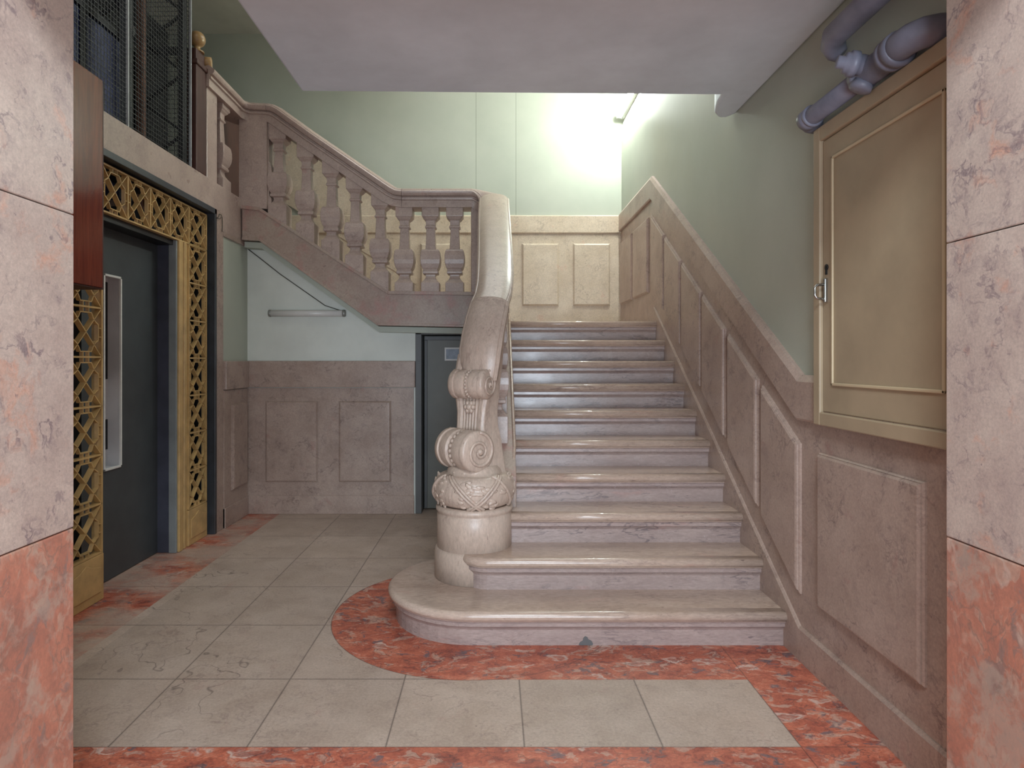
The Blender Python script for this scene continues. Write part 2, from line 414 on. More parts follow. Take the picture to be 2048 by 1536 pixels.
# ------------------------------------------------------------------ wainscots
def rect_panel(name, parent, ax, base, out, u0, u1, z0, z1, mat, slope=0, z0b=None, z1b=None, rim=.016):
    """raised field with a moulded rim on a wall plane. ax 'x' (u = Y) or 'y' (u = X); out = signed direction out of the wall"""
    if z0b is None: z0b = z0
    if z1b is None: z1b = z1
    def P(u, z, d): return (base + out * d, u, z) if ax == 'x' else (u, base + out * d, z)
    def ring(i, d):
        return [P(u0 + i, z0 + i + (z0b - z0) / (u1 - u0) * i, d), P(u1 - i, z0b + i - (z0b - z0) / (u1 - u0) * i, d),
                P(u1 - i, z1b - i - (z1b - z1) / (u1 - u0) * i, d), P(u0 + i, z1 - i + (z1b - z1) / (u1 - u0) * i, d)]
    m = MB()
    m.loft([ring(0, -.004), ring(0, .008), ring(rim * .35, .013), ring(rim * .45, .012), ring(rim * .5, .019), ring(rim, .024), ring(rim + .01, .0245), ring(rim + .03, .0245)], smooth=False)
    return obj(name, m, mat, parent)

# right wall: slab following the stairs, cap band, skirting
Xw = XR - .012
def topz(y): return 1.297 + .618 * (y - 2.90)
right = MB()
right.prism([(1.80, 0), (7.075, 0), (7.075, 2.99), (5.64, 2.99), (2.90, 1.297), (1.80, 1.297)], 'x', Xw, XR + .02)
trimR = struct('trim_1', right, M['stone'])
def band(pts_top, pts_bot, x_in, x_out, ch, mat, parent, name):
    m = MB()
    for (a, b), (c, d) in zip(zip(pts_top, pts_top[1:]), zip(pts_bot, pts_bot[1:])):
        ring = lambda T_, B_: [(x_in, T_[0], T_[1]), (x_in - (x_in - x_out) * .35, T_[0], T_[1]), (x_out, T_[0], T_[1] - ch), (x_out, B_[0], B_[1] + .01), (x_out + .008, B_[0], B_[1]), (x_in, B_[0], B_[1])]
        m.loft([ring(a, c), ring(b, d)], smooth=False)
    return obj(name, m, mat, parent)
band([(1.80, 1.297), (2.90, 1.297), (5.64, 2.99), (7.075, 2.99)], [(1.80, 1.092), (2.915, 1.092), (5.64, 2.785), (7.075, 2.785)], Xw, Xw - .026, .03, M['stone'], trimR, 'cap_band')
sk = MB()
def skz(y): return .155 + .634 * (y - 2.91)
for a, b in (((1.80, .155), (2.91, .155)), ((2.91, .155), (5.56, skz(5.56)))):
    dz = .155 if a[0] < 2 else .25
    sk.loft([[(Xw, p[0], p[1] - dz), (Xw - .014, p[0], p[1] - dz), (Xw - .014, p[0], p[1] - .012), (Xw - .006, p[0], p[1]), (Xw, p[0], p[1])] for p in (a, b)], smooth=False)
obj('skirting', sk, M['stone'], trimR)
rect_panel('panel', trimR, 'x', Xw, -1, 2.065, 2.735, .305, .969, M['stone'])
for y0, y1 in ((2.906, 3.318), (3.367, 3.79), (3.848, 4.256), (4.287, 4.72), (4.755, 5.186), (5.22, 5.64)):
    bz = lambda y: .302 + .633 * (y - 2.906)
    tz = lambda y: .983 + .6086 * (y - 2.906)
    rect_panel('panel', trimR, 'x', Xw, -1, y0, y1, bz(y0), tz(y0), M['stone'], z0b=bz(y1), z1b=tz(y1), rim=.02)
rect_panel('panel', trimR, 'x', Xw, -1, 5.76, 6.36, 1.975, 2.65, M['stone'])
rect_panel('panel', trimR, 'x', Xw, -1, 6.44, 7.0, 1.975, 2.65, M['stone'])

# back wall above the first landing
m = MB(); m.box(-2.3, Xw, YB - .014, YB, 1.70, 2.78)
trimB = struct('trim_2', m, M['cream'])
m = MB(); m.prism([(YB, 2.965), (YB - .028, 2.965), (YB - .036, 2.955), (YB - .036, 2.775), (YB - .024, 2.765), (YB, 2.765)], 'x', -2.3, Xw); obj('cap_band', m, M['cream'], trimB)
for x0, x1 in ((.31, .713), (.874, 1.278), (-.25, .15), (-.81, -.41)):
    rect_panel('panel', trimB, 'y', YB - .014, -1, x0, x1, 1.97, 2.655, M['cream'])
# sloped dado of the upper flight, seen between the balusters
m = MB(); m.prism([(-.85, 2.96), (-2.3, 3.92), (-2.3, 3.1), (-.85, 2.2)], 'y', YB - .02, YB); obj('sloped_dado', m, M['cream'], trimB)

# under the stairs, facing the hall
YW = 5.71
m = MB(); m.box(XL, -.715, YW - .016, YW, 0, 1.12); trimU = struct('trim_3', m, M['stone'])
m = MB(); m.box(XL, -.70, YW - .036, YW, 1.125, 1.36); obj('cap_band', m, M['stone'], trimU, .006)
m = MB(); m.box(XL, -.71, YW - .026, YW, 0, .164); obj('skirting', m, M['stone'], trimU, .004)
for x0, x1 in ((-2.03, -1.566), (-1.378, -.914)):
    rect_panel('panel', trimU, 'y', YW - .016, -1, x0, x1, .285, 1.003, M['stone'])
m = MB(); m.box(XL, XL + .014, 5.19, YW - .036, 0, 1.12); trimS = struct('trim_4', m, M['stone'])
m = MB(); m.box(XL, XL + .03, 5.19, YW - .036, 1.125, 1.36); obj('cap_band', m, M['stone'], trimS, .005)
m = MB(); m.box(XL, XL + .022, 5.19, YW - .036, 0, .164); obj('skirting', m, M['stone'], trimS, .004)
rect_panel('panel', trimS, 'x', XL + .014, 1, 5.32, 5.63, .285, 1.0, M['stone'])
# stone jamb beside the lift frame
m = MB(); m.box(-2.36, XL + .006, 5.055, 5.19, 0, 2.557); struct('trim_5', m, M['stone'], bevel=.004)

# ------------------------------------------------------------------ door under the landing
YD = 5.86
m = MB(); m.box(-.70, -.645, 5.70, 5.90, 0, 1.65); m.box(-.70, -.10, 5.70, 5.90, 1.595, 1.65)
door = struct('door_1', m, M['doorframe'], bevel=.004)
m = MB(); m.box(-.64, -.10, YD, YD + .04, .01, 1.59); leaf = obj('door_leaf', m, M['olive'], door, .004)
m = MB(); m.box(-.636, -.10, YD - .012, YD, 1.55, 1.588); m.box(-.636, -.61, YD - .012, YD, .02, 1.55); obj('stop_bead', m, M['doorframe'], door, .003)
pl = thing('door_plate', 'small white framed plate with a blue grey centre on the grey under-stair door', 'sign', (-.38, YD - .004, 1.36))
m = MB(); m.box(-.452, -.30, YD - .008, YD - .0005, 1.362, 1.484); obj('plate', m, M['white'], pl, .002)
m = MB(); m.box(-.438, -.314, YD - .010, YD - .008, 1.378, 1.468); obj('plate_face', m, M['signblue'], pl)

# ------------------------------------------------------------------ stairs
def step_profile(z0, z1, nose=.042):
    """(outward offset from the riser, z) from the foot to the inner top edge"""
    p = [(0, z0), (0, z1 - .096), (.004, z1 - .088), (.012, z1 - .079), (.018, z1 - .074), (.018, z1 - .056), (.025, z1 - .052), (.026, z1 - .049)]
    c = z1 - .024
    for k in range(9):
        a = math.radians(-68 + 158 * k / 8)
        p.append((nose - .024 + .024 * math.cos(a), c + .024 * math.sin(a)))
    p.append((-.02, z1))
    return p
def sweep_step(path, prof, back):
    """path: list of ((x,y),(nx,ny)); back: xy points closing the outline"""
    m = MB()
    rings = [[(x + nx * o, y + ny * o, z) for o, z in prof] for (x, y), (nx, ny) in path]
    R_ = [[m.bm.verts.new(q) for q in r] for r in rings]
    for a, b in zip(R_, R_[1:]):
        for i in range(len(prof) - 1):
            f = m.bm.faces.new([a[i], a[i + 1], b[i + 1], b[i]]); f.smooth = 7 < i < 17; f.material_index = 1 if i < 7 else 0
    zt = prof[-1][1]; zb = prof[0][1]
    bt = [m.bm.verts.new((x, y, zt)) for x, y in back]; bb = [m.bm.verts.new((x, y, zb)) for x, y in back]
    m.bm.faces.new([r[-1] for r in R_] + bt)
    m.bm.faces.new([r[0] for r in R_][::-1] + bb[::-1])
    m.bm.faces.new(R_[0] + [bt[-1], bb[-1]])
    m.bm.faces.new(R_[-1][::-1] + [bb[0], bt[0]])
    for a in range(len(back) - 1):
        m.bm.faces.new([bt[a], bb[a], bb[a + 1], bt[a + 1]])
    return m
st = thing('staircase', 'flight of ten worn pink marble steps climbing to the back wall', 'stairs', (.6, 3.05, 0))
CXN, CYN = -.11, 3.48
nose = .042
for k in range(10):
    z0, z1 = k * R, (k + 1) * R
    yr = Y1 + k * T + nose                      # riser plane
    yb = yr + T + .06 if k < 9 else 5.75
    pr = step_profile(z0 if k else .0, z1)
    xr = XR - .013 - .0005
    if k == 0:
        path = [((xr, yr), (0, -1)), ((.6, yr), (0, -1)), ((CXN, yr), (0, -1))]
        r = CYN - yr
        for i in range(1, 25):
            a = -PI / 2 - PI * i / 24
            path.append(((CXN + r * math.cos(a), CYN + r * math.sin(a)), (math.cos(a), math.sin(a))))
        back = [(.10, 2 * CYN - yr), (.10, yb + .2), (xr, yb + .2)]
    elif k == 1:
        xc = -.185; rc = .10
        path = [((xr, yr), (0, -1)), ((.6, yr), (0, -1)), ((xc + rc + .05, yr), (0, -1))]
        for i in range(1, 9):
            a = -PI / 2 - PI / 2 * i / 8
            path.append(((xc + rc + .05 + (rc) * math.cos(a), yr + rc + (rc) * math.sin(a)), (math.cos(a), math.sin(a))))
        back = [(xc + .06, yr + .22), (xr, yr + T + .06)]
        back = [(xc + .06, yr + T + .06), (xr, yr + T + .06)]
    else:
        x0 = .085 if k == 2 else .131
        path = [((xr, yr), (0, -1)), ((.6, yr), (0, -1)), ((x0, yr), (0, -1))]
        back = [(x0, yb), (xr, yb)]
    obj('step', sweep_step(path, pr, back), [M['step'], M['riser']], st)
yq = Y1 + nose
mp = MB(); mp.prism([(.405, .001), (.412, .016), (.424, .022), (.428, .036), (.436, .044), (.446, .040), (.452, .028), (.466, .022), (.474, .008), (.470, .001)], 'y', yq - .003, yq + .004)
o_ = obj('mortar_patch', mp, M['doorframe'], st); o_['label'] = 'slate grey mortar patch at the foot of the lowest riser'

# first landing slab and upper flight
m = MB(); m.box(-2.39, XR - .013, 5.84, YB - .016, 1.62, 1.698); m.box(-.86, XR - .013, 5.752, 5.84, 1.655, 1.698); land = struct('floor_landing_lower', m, M['step'])
up = thing('upper_staircase', 'short marble flight rising left behind the balustrade from the first landing', 'stairs', (-1.5, 6.3, 1.70))
for k in range(6):
    z1 = ZL1 + (k + 1) * R; xr_ = -.87 - .262 * k
    m = MB()
    pr = step_profile(z1 - R, z1)
    path = [((xr_ - nose, 5.836), (1, 0)), ((xr_ - nose, 6.4), (1, 0)), ((xr_ - nose, YB - .05), (1, 0))]
    xb = xr_ - nose - .262 - .06
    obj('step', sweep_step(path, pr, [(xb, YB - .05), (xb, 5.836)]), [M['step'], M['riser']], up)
m = MB(); m.box(-3.59, -2.40, 4.83, YB - .001, 2.52, 2.72); struct('floor_landing_upper', m, M['step'])

# ------------------------------------------------------------------ balustrade
bal = thing('marble_balustrade', 'carved marble balustrade with square vase balusters beside both stair flights', 'balustrade', (-1.0, 5.62, 0))
YF = 5.545
def fr(px, py): p = at(px, py, YF); return (p[0], p[2])
# stringer of the upper flight and the landing curb
top = [fr(952, 584), fr(776, 582), fr(519, 415), fr(484, 411)]
bot = [fr(484, 480), fr(519, 482), fr(755, 651), fr(952, 655)]
m = MB(); m.prism(top + bot, 'y', YF, YF + .19); obj('stringer', m, M['string'], bal, .004)
m = MB()
lip = top + [(x, z - .032) for x, z in top[::-1]]
for (a, b) in zip(top, top[1:]):
    m.prism([a, b, (b[0], b[1] - .03), (a[0], a[1] - .03)], 'y', YF - .014, YF + .2)
obj('curb_moulding', m, M['string'], bal, .003)
m = MB()
for (a, b) in zip(bot, bot[1:]):
    m.prism([a, b, (b[0], b[1] + .022), (a[0], a[1] + .022)], 'y', YF - .010, YF + .1)
obj('bottom_moulding', m, M['string'], bal, .003)
# lower flight: solid stringer wall under a sloping curb
def curbz(y): return ZL1 - .05 + .632 * (y - 5.40) + .10
m = MB()
m.prism([(3.72, 0), (5.73, 0), (5.73, 1.95), (5.47, 1.95), (5.40, curbz(5.40)), (3.72, curbz(3.72))], 'x', -.115, .130)
obj('stringer', m, M['string'], bal, .004)
m = MB()
L = [(.126, y, curbz(y)) for y in (5.44, 5.0, 4.5, 4.1, 3.95)] + [(.118, 3.86, curbz(3.86) - .01), (.095, 3.76, curbz(3.76) - .05), (.06, 3.68, curbz(3.70) - .10)]
m.tube(L, .011, 8)
obj('curb_edge', m, M['step'], bal)
PROF = [(.08, -.02), (.08, .085), (.074, .09), (.060, .105), (.046, .125), (.042, .145), (.044, .16), (.066, .166), (.068, .185), (.060, .195),
        (.072, .215), (.083, .25), (.087, .285), (.086, .325), (.080, .36), (.071, .375), (.046, .378), (.043, .41), (.039, .50), (.037, .562),
        (.048, .568), (.05, .576), (.046, .584), (.040, .59), (.042, .63), (.058, .645), (.064, .655), (.074, .665), (.075, .76)]
def baluster_bm(lo=0.0, hi=0.0):
    m = MB()
    pr = [(PROF[0][0], PROF[0][1] - lo)] + PROF[1:-1] + [(PROF[-1][0], PROF[-1][1] + hi)]
    m.loft([[(-h, -h, z), (h, -h, z), (h, h, z), (-h, h, z)] for h, z in pr], smooth=False)
    return m
def first(name, bm, mat, parent, loc):
    o = obj(name, bm, mat, parent, .004, origin=(0, 0, 0)); o.location = Vector(loc) - ORI[parent]; return o
def copy_to(o, parent, loc):
    c = o.copy(); COL.objects.link(c); c.parent = parent; c.location = Vector(loc) - ORI[parent]; return c
YBAL = YF + .095
b0 = None
for px in (910, 862, 810):
    loc = (at(px, 0, YBAL)[0], YBAL, 1.957)
    b0 = copy_to(b0, bal, loc) if b0 else first('baluster', baluster_bm(0, .04), M['rail'], bal, loc)
sl = None
def curb_at(x):           # top of the sloped curb
    (x0, z0), (x1, z1) = top[1], top[2]
    return z0 + (z1 - z0) * (x - x0) / (x1 - x0)
for px in (762, 712, 665, 615, 560):
    x = at(px, 0, YBAL)[0]
    loc = (x, YBAL, curb_at(x) + .035)
    sl = copy_to(sl, bal, loc) if sl else first('baluster', baluster_bm(.13, .10), M['rail'], bal, loc)
for k in range(6):
    y = 5.28 - k * .245
    copy_to(sl, bal, (.008, y, curbz(y) + .03))
# posts
m = MB(); m.box(-.20, -.105, YF + .03, YF + .19, 1.94, 2.74); obj('post', m, M['rail'], bal, .006)
m = MB(); m.box(-.105, .10, YF - .05, YF + .19, 1.94, 2.74); obj('post', m, M['rail'], bal, .006)
pA = at(478, 0, YF)[0]; pB = at(533, 0, YF)[0]
m = MB(); m.box(-2.212, pB, YF + .002, YF + .19, 2.68, 3.50)
m.loft([[(pB, YF + .03, z), (pB + h, YF + .03, z), (pB + h, YF + .16, z), (pB, YF + .16, z)] for z, h in
        ((2.66, .03), (2.78, .03), (2.80, .012), (2.84, .012), (2.90, .03), (2.98, .034), (3.06, .026), (3.1, .008), (3.3, .006), (3.36, .02), (3.46, .03))], smooth=False)
obj('post', m, M['rail'], bal, .006)
# the side arm of the railing towards the lift: beam, pilaster, one baluster, rail
YN = 4.86
m = MB(); m.prism([(3.31, 2.557), (5.12, 2.557), (5.12, 2.41), (5.74, 2.41), (5.74, 2.77), (3.31, 2.77)], 'x', -2.38, XL + .004)
obj('beam', m, M['rail'], bal, .004)
m = MB(); m.prism([(5.19, 2.37), (5.70, 2.37), (5.70, 2.41), (5.19, 2.41)], 'x', -2.3, XL + .012); obj('bottom_moulding', m, M['string'], bal, .004)
m = MB(); m.box(-2.32, XL - .005, 4.915, 5.10, 2.76, 3.50); obj('pilaster', m, M['rail'], bal, .006)
copy_to(sl, bal, (XL - .085, 5.29, 2.77))
# handrail: one continuous sweep
def hr_profile(w=1.0):
    half = [(.070, -.150), (.088, -.150), (.090, -.092), (.104, -.088), (.106, -.074), (.088, -.068), (.088, -.060), (.114, -.056), (.127, -.042), (.130, -.022), (.120, -.012), (.112, -.012), (.112, -.006), (.085, .012), (.045, .021)]
    right_ = [(u * w, v_) for u, v_ in half]
    return right_ + [(0, .024)] + [(-u, v_) for u, v_ in right_[::-1]]
def sweep_rail(path):
    """path: (x,y,z of the rail top, heading angle in degrees (clockwise from +Y), width factor)"""
    P = [Vector(p[:3]) for p in path]
    rings = []
    for i, p in enumerate(path):
        t = (P[min(i + 1, len(P) - 1)] - P[max(i - 1, 0)]).normalized()
        a = math.radians(p[3])
        hd = Vector((math.sin(a), math.cos(a), 0)); s_ = Vector((hd.y, -hd.x, 0))
        t = (t - s_ * t.dot(s_)).normalized()
        u_ = s_.cross(t).normalized()
        rings.append([tuple(P[i] + s_ * u + u_ * v_) for u, v_ in hr_profile(p[4])])
    return rings
zt2 = 3.615; zt1 = 2.845
YR = YBAL
path = []
for y in (4.90, 5.1, 5.35): path.append((XL - .07, y, zt2, 0, 1))
r = .16
for i in range(1, 7):
    a = PI / 2 * i / 6
    path.append((XL - .07 + r - r * math.cos(a), 5.48 + r * math.sin(a), zt2 - .004 * i, 90 * i / 6, 1))
xk0 = at(546, 0, YF)[0]; xk1 = at(792, 0, YF)[0]
path += [(xk0 - .05, YR, zt2 - .03, 90, 1), (xk0, YR, zt2 - .04, 90, 1), (xk0 + .05, YR, zt2 - .065, 90, 1)]
sl_ = (zt2 - .04 - zt1) / (xk1 - xk0)
for f in (.3, .5, .7, .9): path.append((xk0 + (xk1 - xk0) * f, YR, zt2 - .04 - sl_ * (xk1 - xk0) * f, 90, 1))
path += [(xk1 - .04, YR, zt1 + .028, 90, 1), (xk1, YR, zt1 + .006, 90, 1), (xk1 + .05, YR, zt1, 90, 1), (-.5, YR, zt1, 90, 1)]
rc = .19
path.append((-rc, YR, zt1, 90, 1))
for i in range(1, 9):
    a = PI / 2 * i / 8
    path.append((-rc + rc * math.sin(a) , YR - rc + rc * math.cos(a), zt1 - .09 * (i / 8) ** 1.5, 90 + 90 * i / 8, 1))
cut = len(path)
def zl(y): return zt1 - .09 - .60 * (5.40 - y)
path += [(0, 5.38, zl(5.38), 180, .98), (0, 5.1, zl(5.1), 180, .97), (.004, 4.7, zl(4.7), 180, .95), (.008, 4.3, zl(4.3), 180, .92), (.008, 4.05, zl(4.05), 180, .9)]
path += [(.004, 3.90, zl(3.90) - .004, 182, .88), (-.008, 3.80, zl(3.80) - .02, 187, .88), (-.030, 3.715, 1.715, 192, .90), (-.052, 3.64, 1.625, 197, .95), (-.072, 3.585, 1.53, 201, .98), (-.088, 3.548, 1.43, 204, 1.0), (-.094, 3.542, 1.33, 206, .95), (-.096, 3.555, 1.25, 207, .86)]
ring_all = sweep_rail(path)
def shifted(i, d):        # the ring at i moved d metres along the rail, to leave an open joint
    j = i + (1 if d > 0 else -1)
    L_ = (Vector(path[j][:3]) - Vector(path[i][:3])).length
    f = abs(d) / L_
    return [tuple(Vector(p) * (1 - f) + Vector(q) * f) for p, q in zip(ring_all[i], ring_all[j])]
def nearest(px, py, pz): return min(range(len(path)), key=lambda i: (Vector(path[i][:3]) - Vector((px, py, pz))).length)
joints = [nearest(xk0 - .05, YR, zt2 - .03), nearest(xk1 + .05, YR, zt1), cut - 1, nearest(-.030, 3.715, 1.715)]
ends = [0] + joints + [len(path) - 1]
for q, (i, j) in enumerate(zip(ends, ends[1:])):
    rr = ring_all[i:j + 1]
    if q: rr[0] = shifted(i, .0014)
    if q < len(ends) - 2: rr[-1] = shifted(j, -.0014)
    m = MB(); m.loft(rr)
    o = obj('handrail', m, M['carved'] if q > 2 else M['rail'], bal)
    e = o.modifiers.new('EdgeSplit', 'EDGE_SPLIT'); e.split_angle = math.radians(38)

# plaster soffit under the upper flight
m = MB()
bq = [(x, z - .004) for x, z in bot]
for (a, b) in zip(bq, bq[1:]):
    m.prism([a, b, (b[0], b[1] - .05), (a[0], a[1] - .05)], 'y', 5.60, YW + .05)
struct('ceiling_understair', m, M['green'])

# ------------------------------------------------------------------ carved newel
nw = thing('carved_newel', 'carved marble newel with two scrolls and a wreath on a round drum', 'newel', (-.11, 3.58, .17))
NC = (-.11, 3.585)
m = MB(); m.lathe([(.222, .171), (.222, .30), (.219, .325), (.212, .335), (.20, .336)], c=(NC[0], NC[1], 0), n=64); obj('base_ring', m, M['carved'], nw)
m = MB(); m.lathe([(.20, .33), (.208, .334), (.208, .515), (.204, .522), (.206, .532), (.214, .540), (.214, .556), (.19, .566)], c=(NC[0], NC[1], 0), n=64); obj('drum', m, M['carved'], nw)
# wreath
m = MB()
zc, rz = .653, .086
wr = []
for k in range(17):
    a = -PI / 2 + PI * k / 16
    wr.append((.155 + .072 * math.cos(a) ** .8 if math.cos(a) > 0 else .155, zc + rz * math.sin(a)))
m.lathe([(.12, zc - rz)] + wr + [(.15, zc + rz + .02), (.135, zc + rz + .045), (.10, zc + rz + .05)], c=(NC[0], NC[1], 0), n=72)
rnd = random.Random(3)
def wpt(th, tt, off=0):
    a = -PI / 2 + PI * tt
    rr = .155 + (.072) * max(math.cos(a), 0) ** .8 + off
    return Vector((NC[0] + rr * math.cos(th), NC[1] + rr * math.sin(th), zc + rz * math.sin(a) + off * math.sin(a)))
for k in range(190):
    th = rnd.uniform(-PI, 0.35) if k % 4 else rnd.uniform(0.35, PI)
    tt = rnd.uniform(.14, .86)
    if abs(math.sin(th * 2.0 + 1.1)) < .38: continue
    p = wpt(th, tt, -.002)
    rot = Matrix.Rotation(th, 3, 'Z') @ Matrix.Rotation(rnd.uniform(-.9, .9), 3, 'X') @ Matrix.Rotation(rnd.uniform(-.3, .3), 3, 'Y')
    m.ball(p, .021, .28, rnd.uniform(.9, 1.5), .55, rot, 8, 6)
def ribbon(th0, th1, t0, t1, w=.014, h=.006):
    n = 22; L = []; 
    for i in range(n + 1):
        f = i / n
        L.append(wpt(th0 + (th1 - th0) * f, t0 + (t1 - t0) * f, .004))
    m.tube(L, w * .6, 8)
    return L
ribbon(-2.35, -1.35, .92, .10); ribbon(-2.25, -1.25, .92, .10)
ribbon(-1.75, -.75, .10, .92); ribbon(-1.65, -.65, .10, .92)
ribbon(-3.3, -2.5, .12, .92); ribbon(-.3, -1.0, .12, .92)
obj('wreath', m, M['carved'], nw)

def frame(a):
    a = math.radians(a); return Vector((-math.sin(a), -math.cos(a), 0)), Vector((math.cos(a), -math.sin(a), 0))
# console shaft between the scrolls
m = MB()
secs = [(.70, 44, .27, .21, .0), (.80, 46, .25, .19, .0), (.92, 44, .235, .15, -.005), (1.00, 40, .205, .135, .0), (1.08, 36, .20, .130, .0), (1.16, 31, .215, .14, .0), (1.26, 28, .225, .16, .0), (1.40, 25, .22, .12, -.03)]
rings = []
for z, a, w_, d_, o_ in secs:
    f, s_ = frame(a)
    c = Vector((-.098, 3.605, z)) + f * o_
    q = []
    for u, v_ in ((-.5, -.5), (-.5, .40), (-.42, .5), (-.30, .5), (-.27, .42), (.27, .42), (.30, .5), (.42, .5), (.5, .40), (.5, -.5)):
        q.append(tuple(c + s_ * (u * w_) + f * (v_ * d_)))
    rings.append(q)
m.loft(rings, smooth=False)
shaft = obj('console_shaft', m, M['carved'], nw, .004)
m = MB()
for i in range(5):
    u = -.20 + .10 * i
    L = []
    for z, a, w_, d_, o_ in secs[2:6]:
        f, s_ = frame(a); c = Vector((-.098, 3.605, z)) + f * o_
        L.append(c + s_ * (u * w_) + f * (.42 * d_))
    m.tube(L, .009, 8)
obj('fluting', m, M['carved'], shaft)
m = MB()
f, s_ = frame(34); c = Vector((-.098, 3.605, 1.105)) + f * .068
m.ball(c, .02)
for k in range(6):
    a = 2 * PI * k / 6
    m.ball(c + s_ * (.024 * math.cos(a)) + Vector((0, 0, .024 * math.sin(a))), .015, u=8, v=6)
obj('rosette', m, M['carved'], shaft)
def scroll(name, c, a, L, r, up_):
    f, s_ = frame(a)
    h = L / 2
    pr = [(r * .55, -h - .004), (r * .9, -h - .002), (r, -h + .008), (r * 1.0, -h + .03), (r * .93, -h + .034), (r * .95, -h + .042), (r * 1.0, -h * .45), (r * .98, -h * .22), (r * .86, -h * .16), (r * .84, 0), (r * .86, h * .16), (r * .98, h * .22), (r * 1.0, h * .45), (r * .95, h - .042), (r * .93, h - .034), (r * 1.0, h - .03), (r, h - .008), (r * .9, h + .002), (r * .55, h + .004)]
    m = MB(); m.lathe(pr, c=c, axis=s_, n=48)
    o = obj(name, m, M['carved'], nw)
    e = o.modifiers.new('EdgeSplit', 'EDGE_SPLIT'); e.split_angle = math.radians(50)
    for sd in (1, -1):
        m = MB()
        L_ = []; rs = []
        N = 60
        for i in range(N + 1):
            q = i / N
            ang = PI * .5 + q * 2 * PI * 1.75
            rr = r * (.93 - .78 * q ** .85)
            L_.append(c + s_ * (sd * (h + .003 + .010 * q)) + (f * math.cos(ang) * (1) + Vector((0, 0, 1)) * math.sin(ang)) * rr)
            rs.append(r * (.085 - .02 * q))
        m.tube(L_, rs, 8)
        m.ball(c + s_ * (sd * (h + .010)), r * .16)
        obj('volute', m, M['carved'], o)
    m = MB()
    for k in range(22):
        ang = 2 * PI * k / 22
        m.ball(c + (f * math.cos(ang) + Vector((0, 0, 1)) * math.sin(ang)) * r * .86, r * .115, u=8, v=6)
    obj('bead_row', m, M['carved'], o)
    return o
f, s_ = frame(28)
scroll('scroll', Vector((-.098, 3.60, 1.232)) + f * .058, 28, .215, .083, 1)
f, s_ = frame(50)
scroll('scroll', Vector((-.118, 3.575, .872)) + f * .062, 50, .262, .112, 1)
m = MB()
f, s_ = frame(48)
for k in range(5):
    a = (k - 2) * .5
    rot = Matrix.Rotation(-math.radians(48) + a, 3, 'Z')
    m.ball(Vector((-.118, 3.575, .752)) + f * (.10 * math.cos(a)) + s_ * (.10 * math.sin(a)), .05, .55, .9, .36, rot, 10, 8)
obj('leaf_collar', m, M['carved'], nw)
m = MB()
f, s_ = frame(24)
c = Vector((-.075, 3.60, 1.42)) + s_ * .105
m.lathe([(.01, -.02), (.04, -.012), (.045, .004), (.03, .012), (.005, .016)], c=c, axis=s_, n=24)
obj('side_curl', m, M['carved'], nw)

# ------------------------------------------------------------------ wooden newel post with ball, board behind the railing
wn = thing('wooden_newel', 'dark brown wooden newel post topped with a honey coloured ball', 'newel', (-2.27, YN, 2.77))
m = MB(); m.box(-2.345, XL - .002, 4.735, 4.905, 2.772, 3.60); m.box(-2.355, XL + .010, 4.725, 4.915, 3.56, 3.60); obj('post', m, M['darkwood'], wn, .008)
m = MB(); m.box(-2.34, XL - .01, 4.75, 4.895, 3.60, 3.69)
obj('cap', m, M['darkwood'], wn, .01)
m = MB(); m.lathe([(.01, -.03), (.035, -.03), (.045, -.015), (.045, .03), (.03, .036), (.028, .02), (.015, .018), (.012, .03), (.001, .032)], c=(XL - .01, 4.93, 3.655), axis=(1, .35, 0), n=24); obj('rosette', m, M['ballwood'], wn)
m = MB()
zb = 3.69
prf = [(.05, 0), (.05, .01), (.028, .018), (.022, .035), (.024, .048)]
cz = .102; rb = .060
for k in range(1, 14):
    a = -PI / 2 + .42 + (PI - .42) * k / 13
    prf.append((rb * math.cos(a), cz + rb * math.sin(a)))
m.lathe([(r_, zb + h_) for r_, h_ in prf], c=(-2.245, 4.84, 0), n=32); obj('ball', m, M['ballwood'], wn)
bd = MB(); bd.box(-2.435, -2.405, 4.92, 6.32, 2.7205, 3.60)
tag(obj('wooden_board', bd, M['darkwood'], bevel=.004), 'dark brown board standing behind the short marble railing beside the lift cage', 'board')

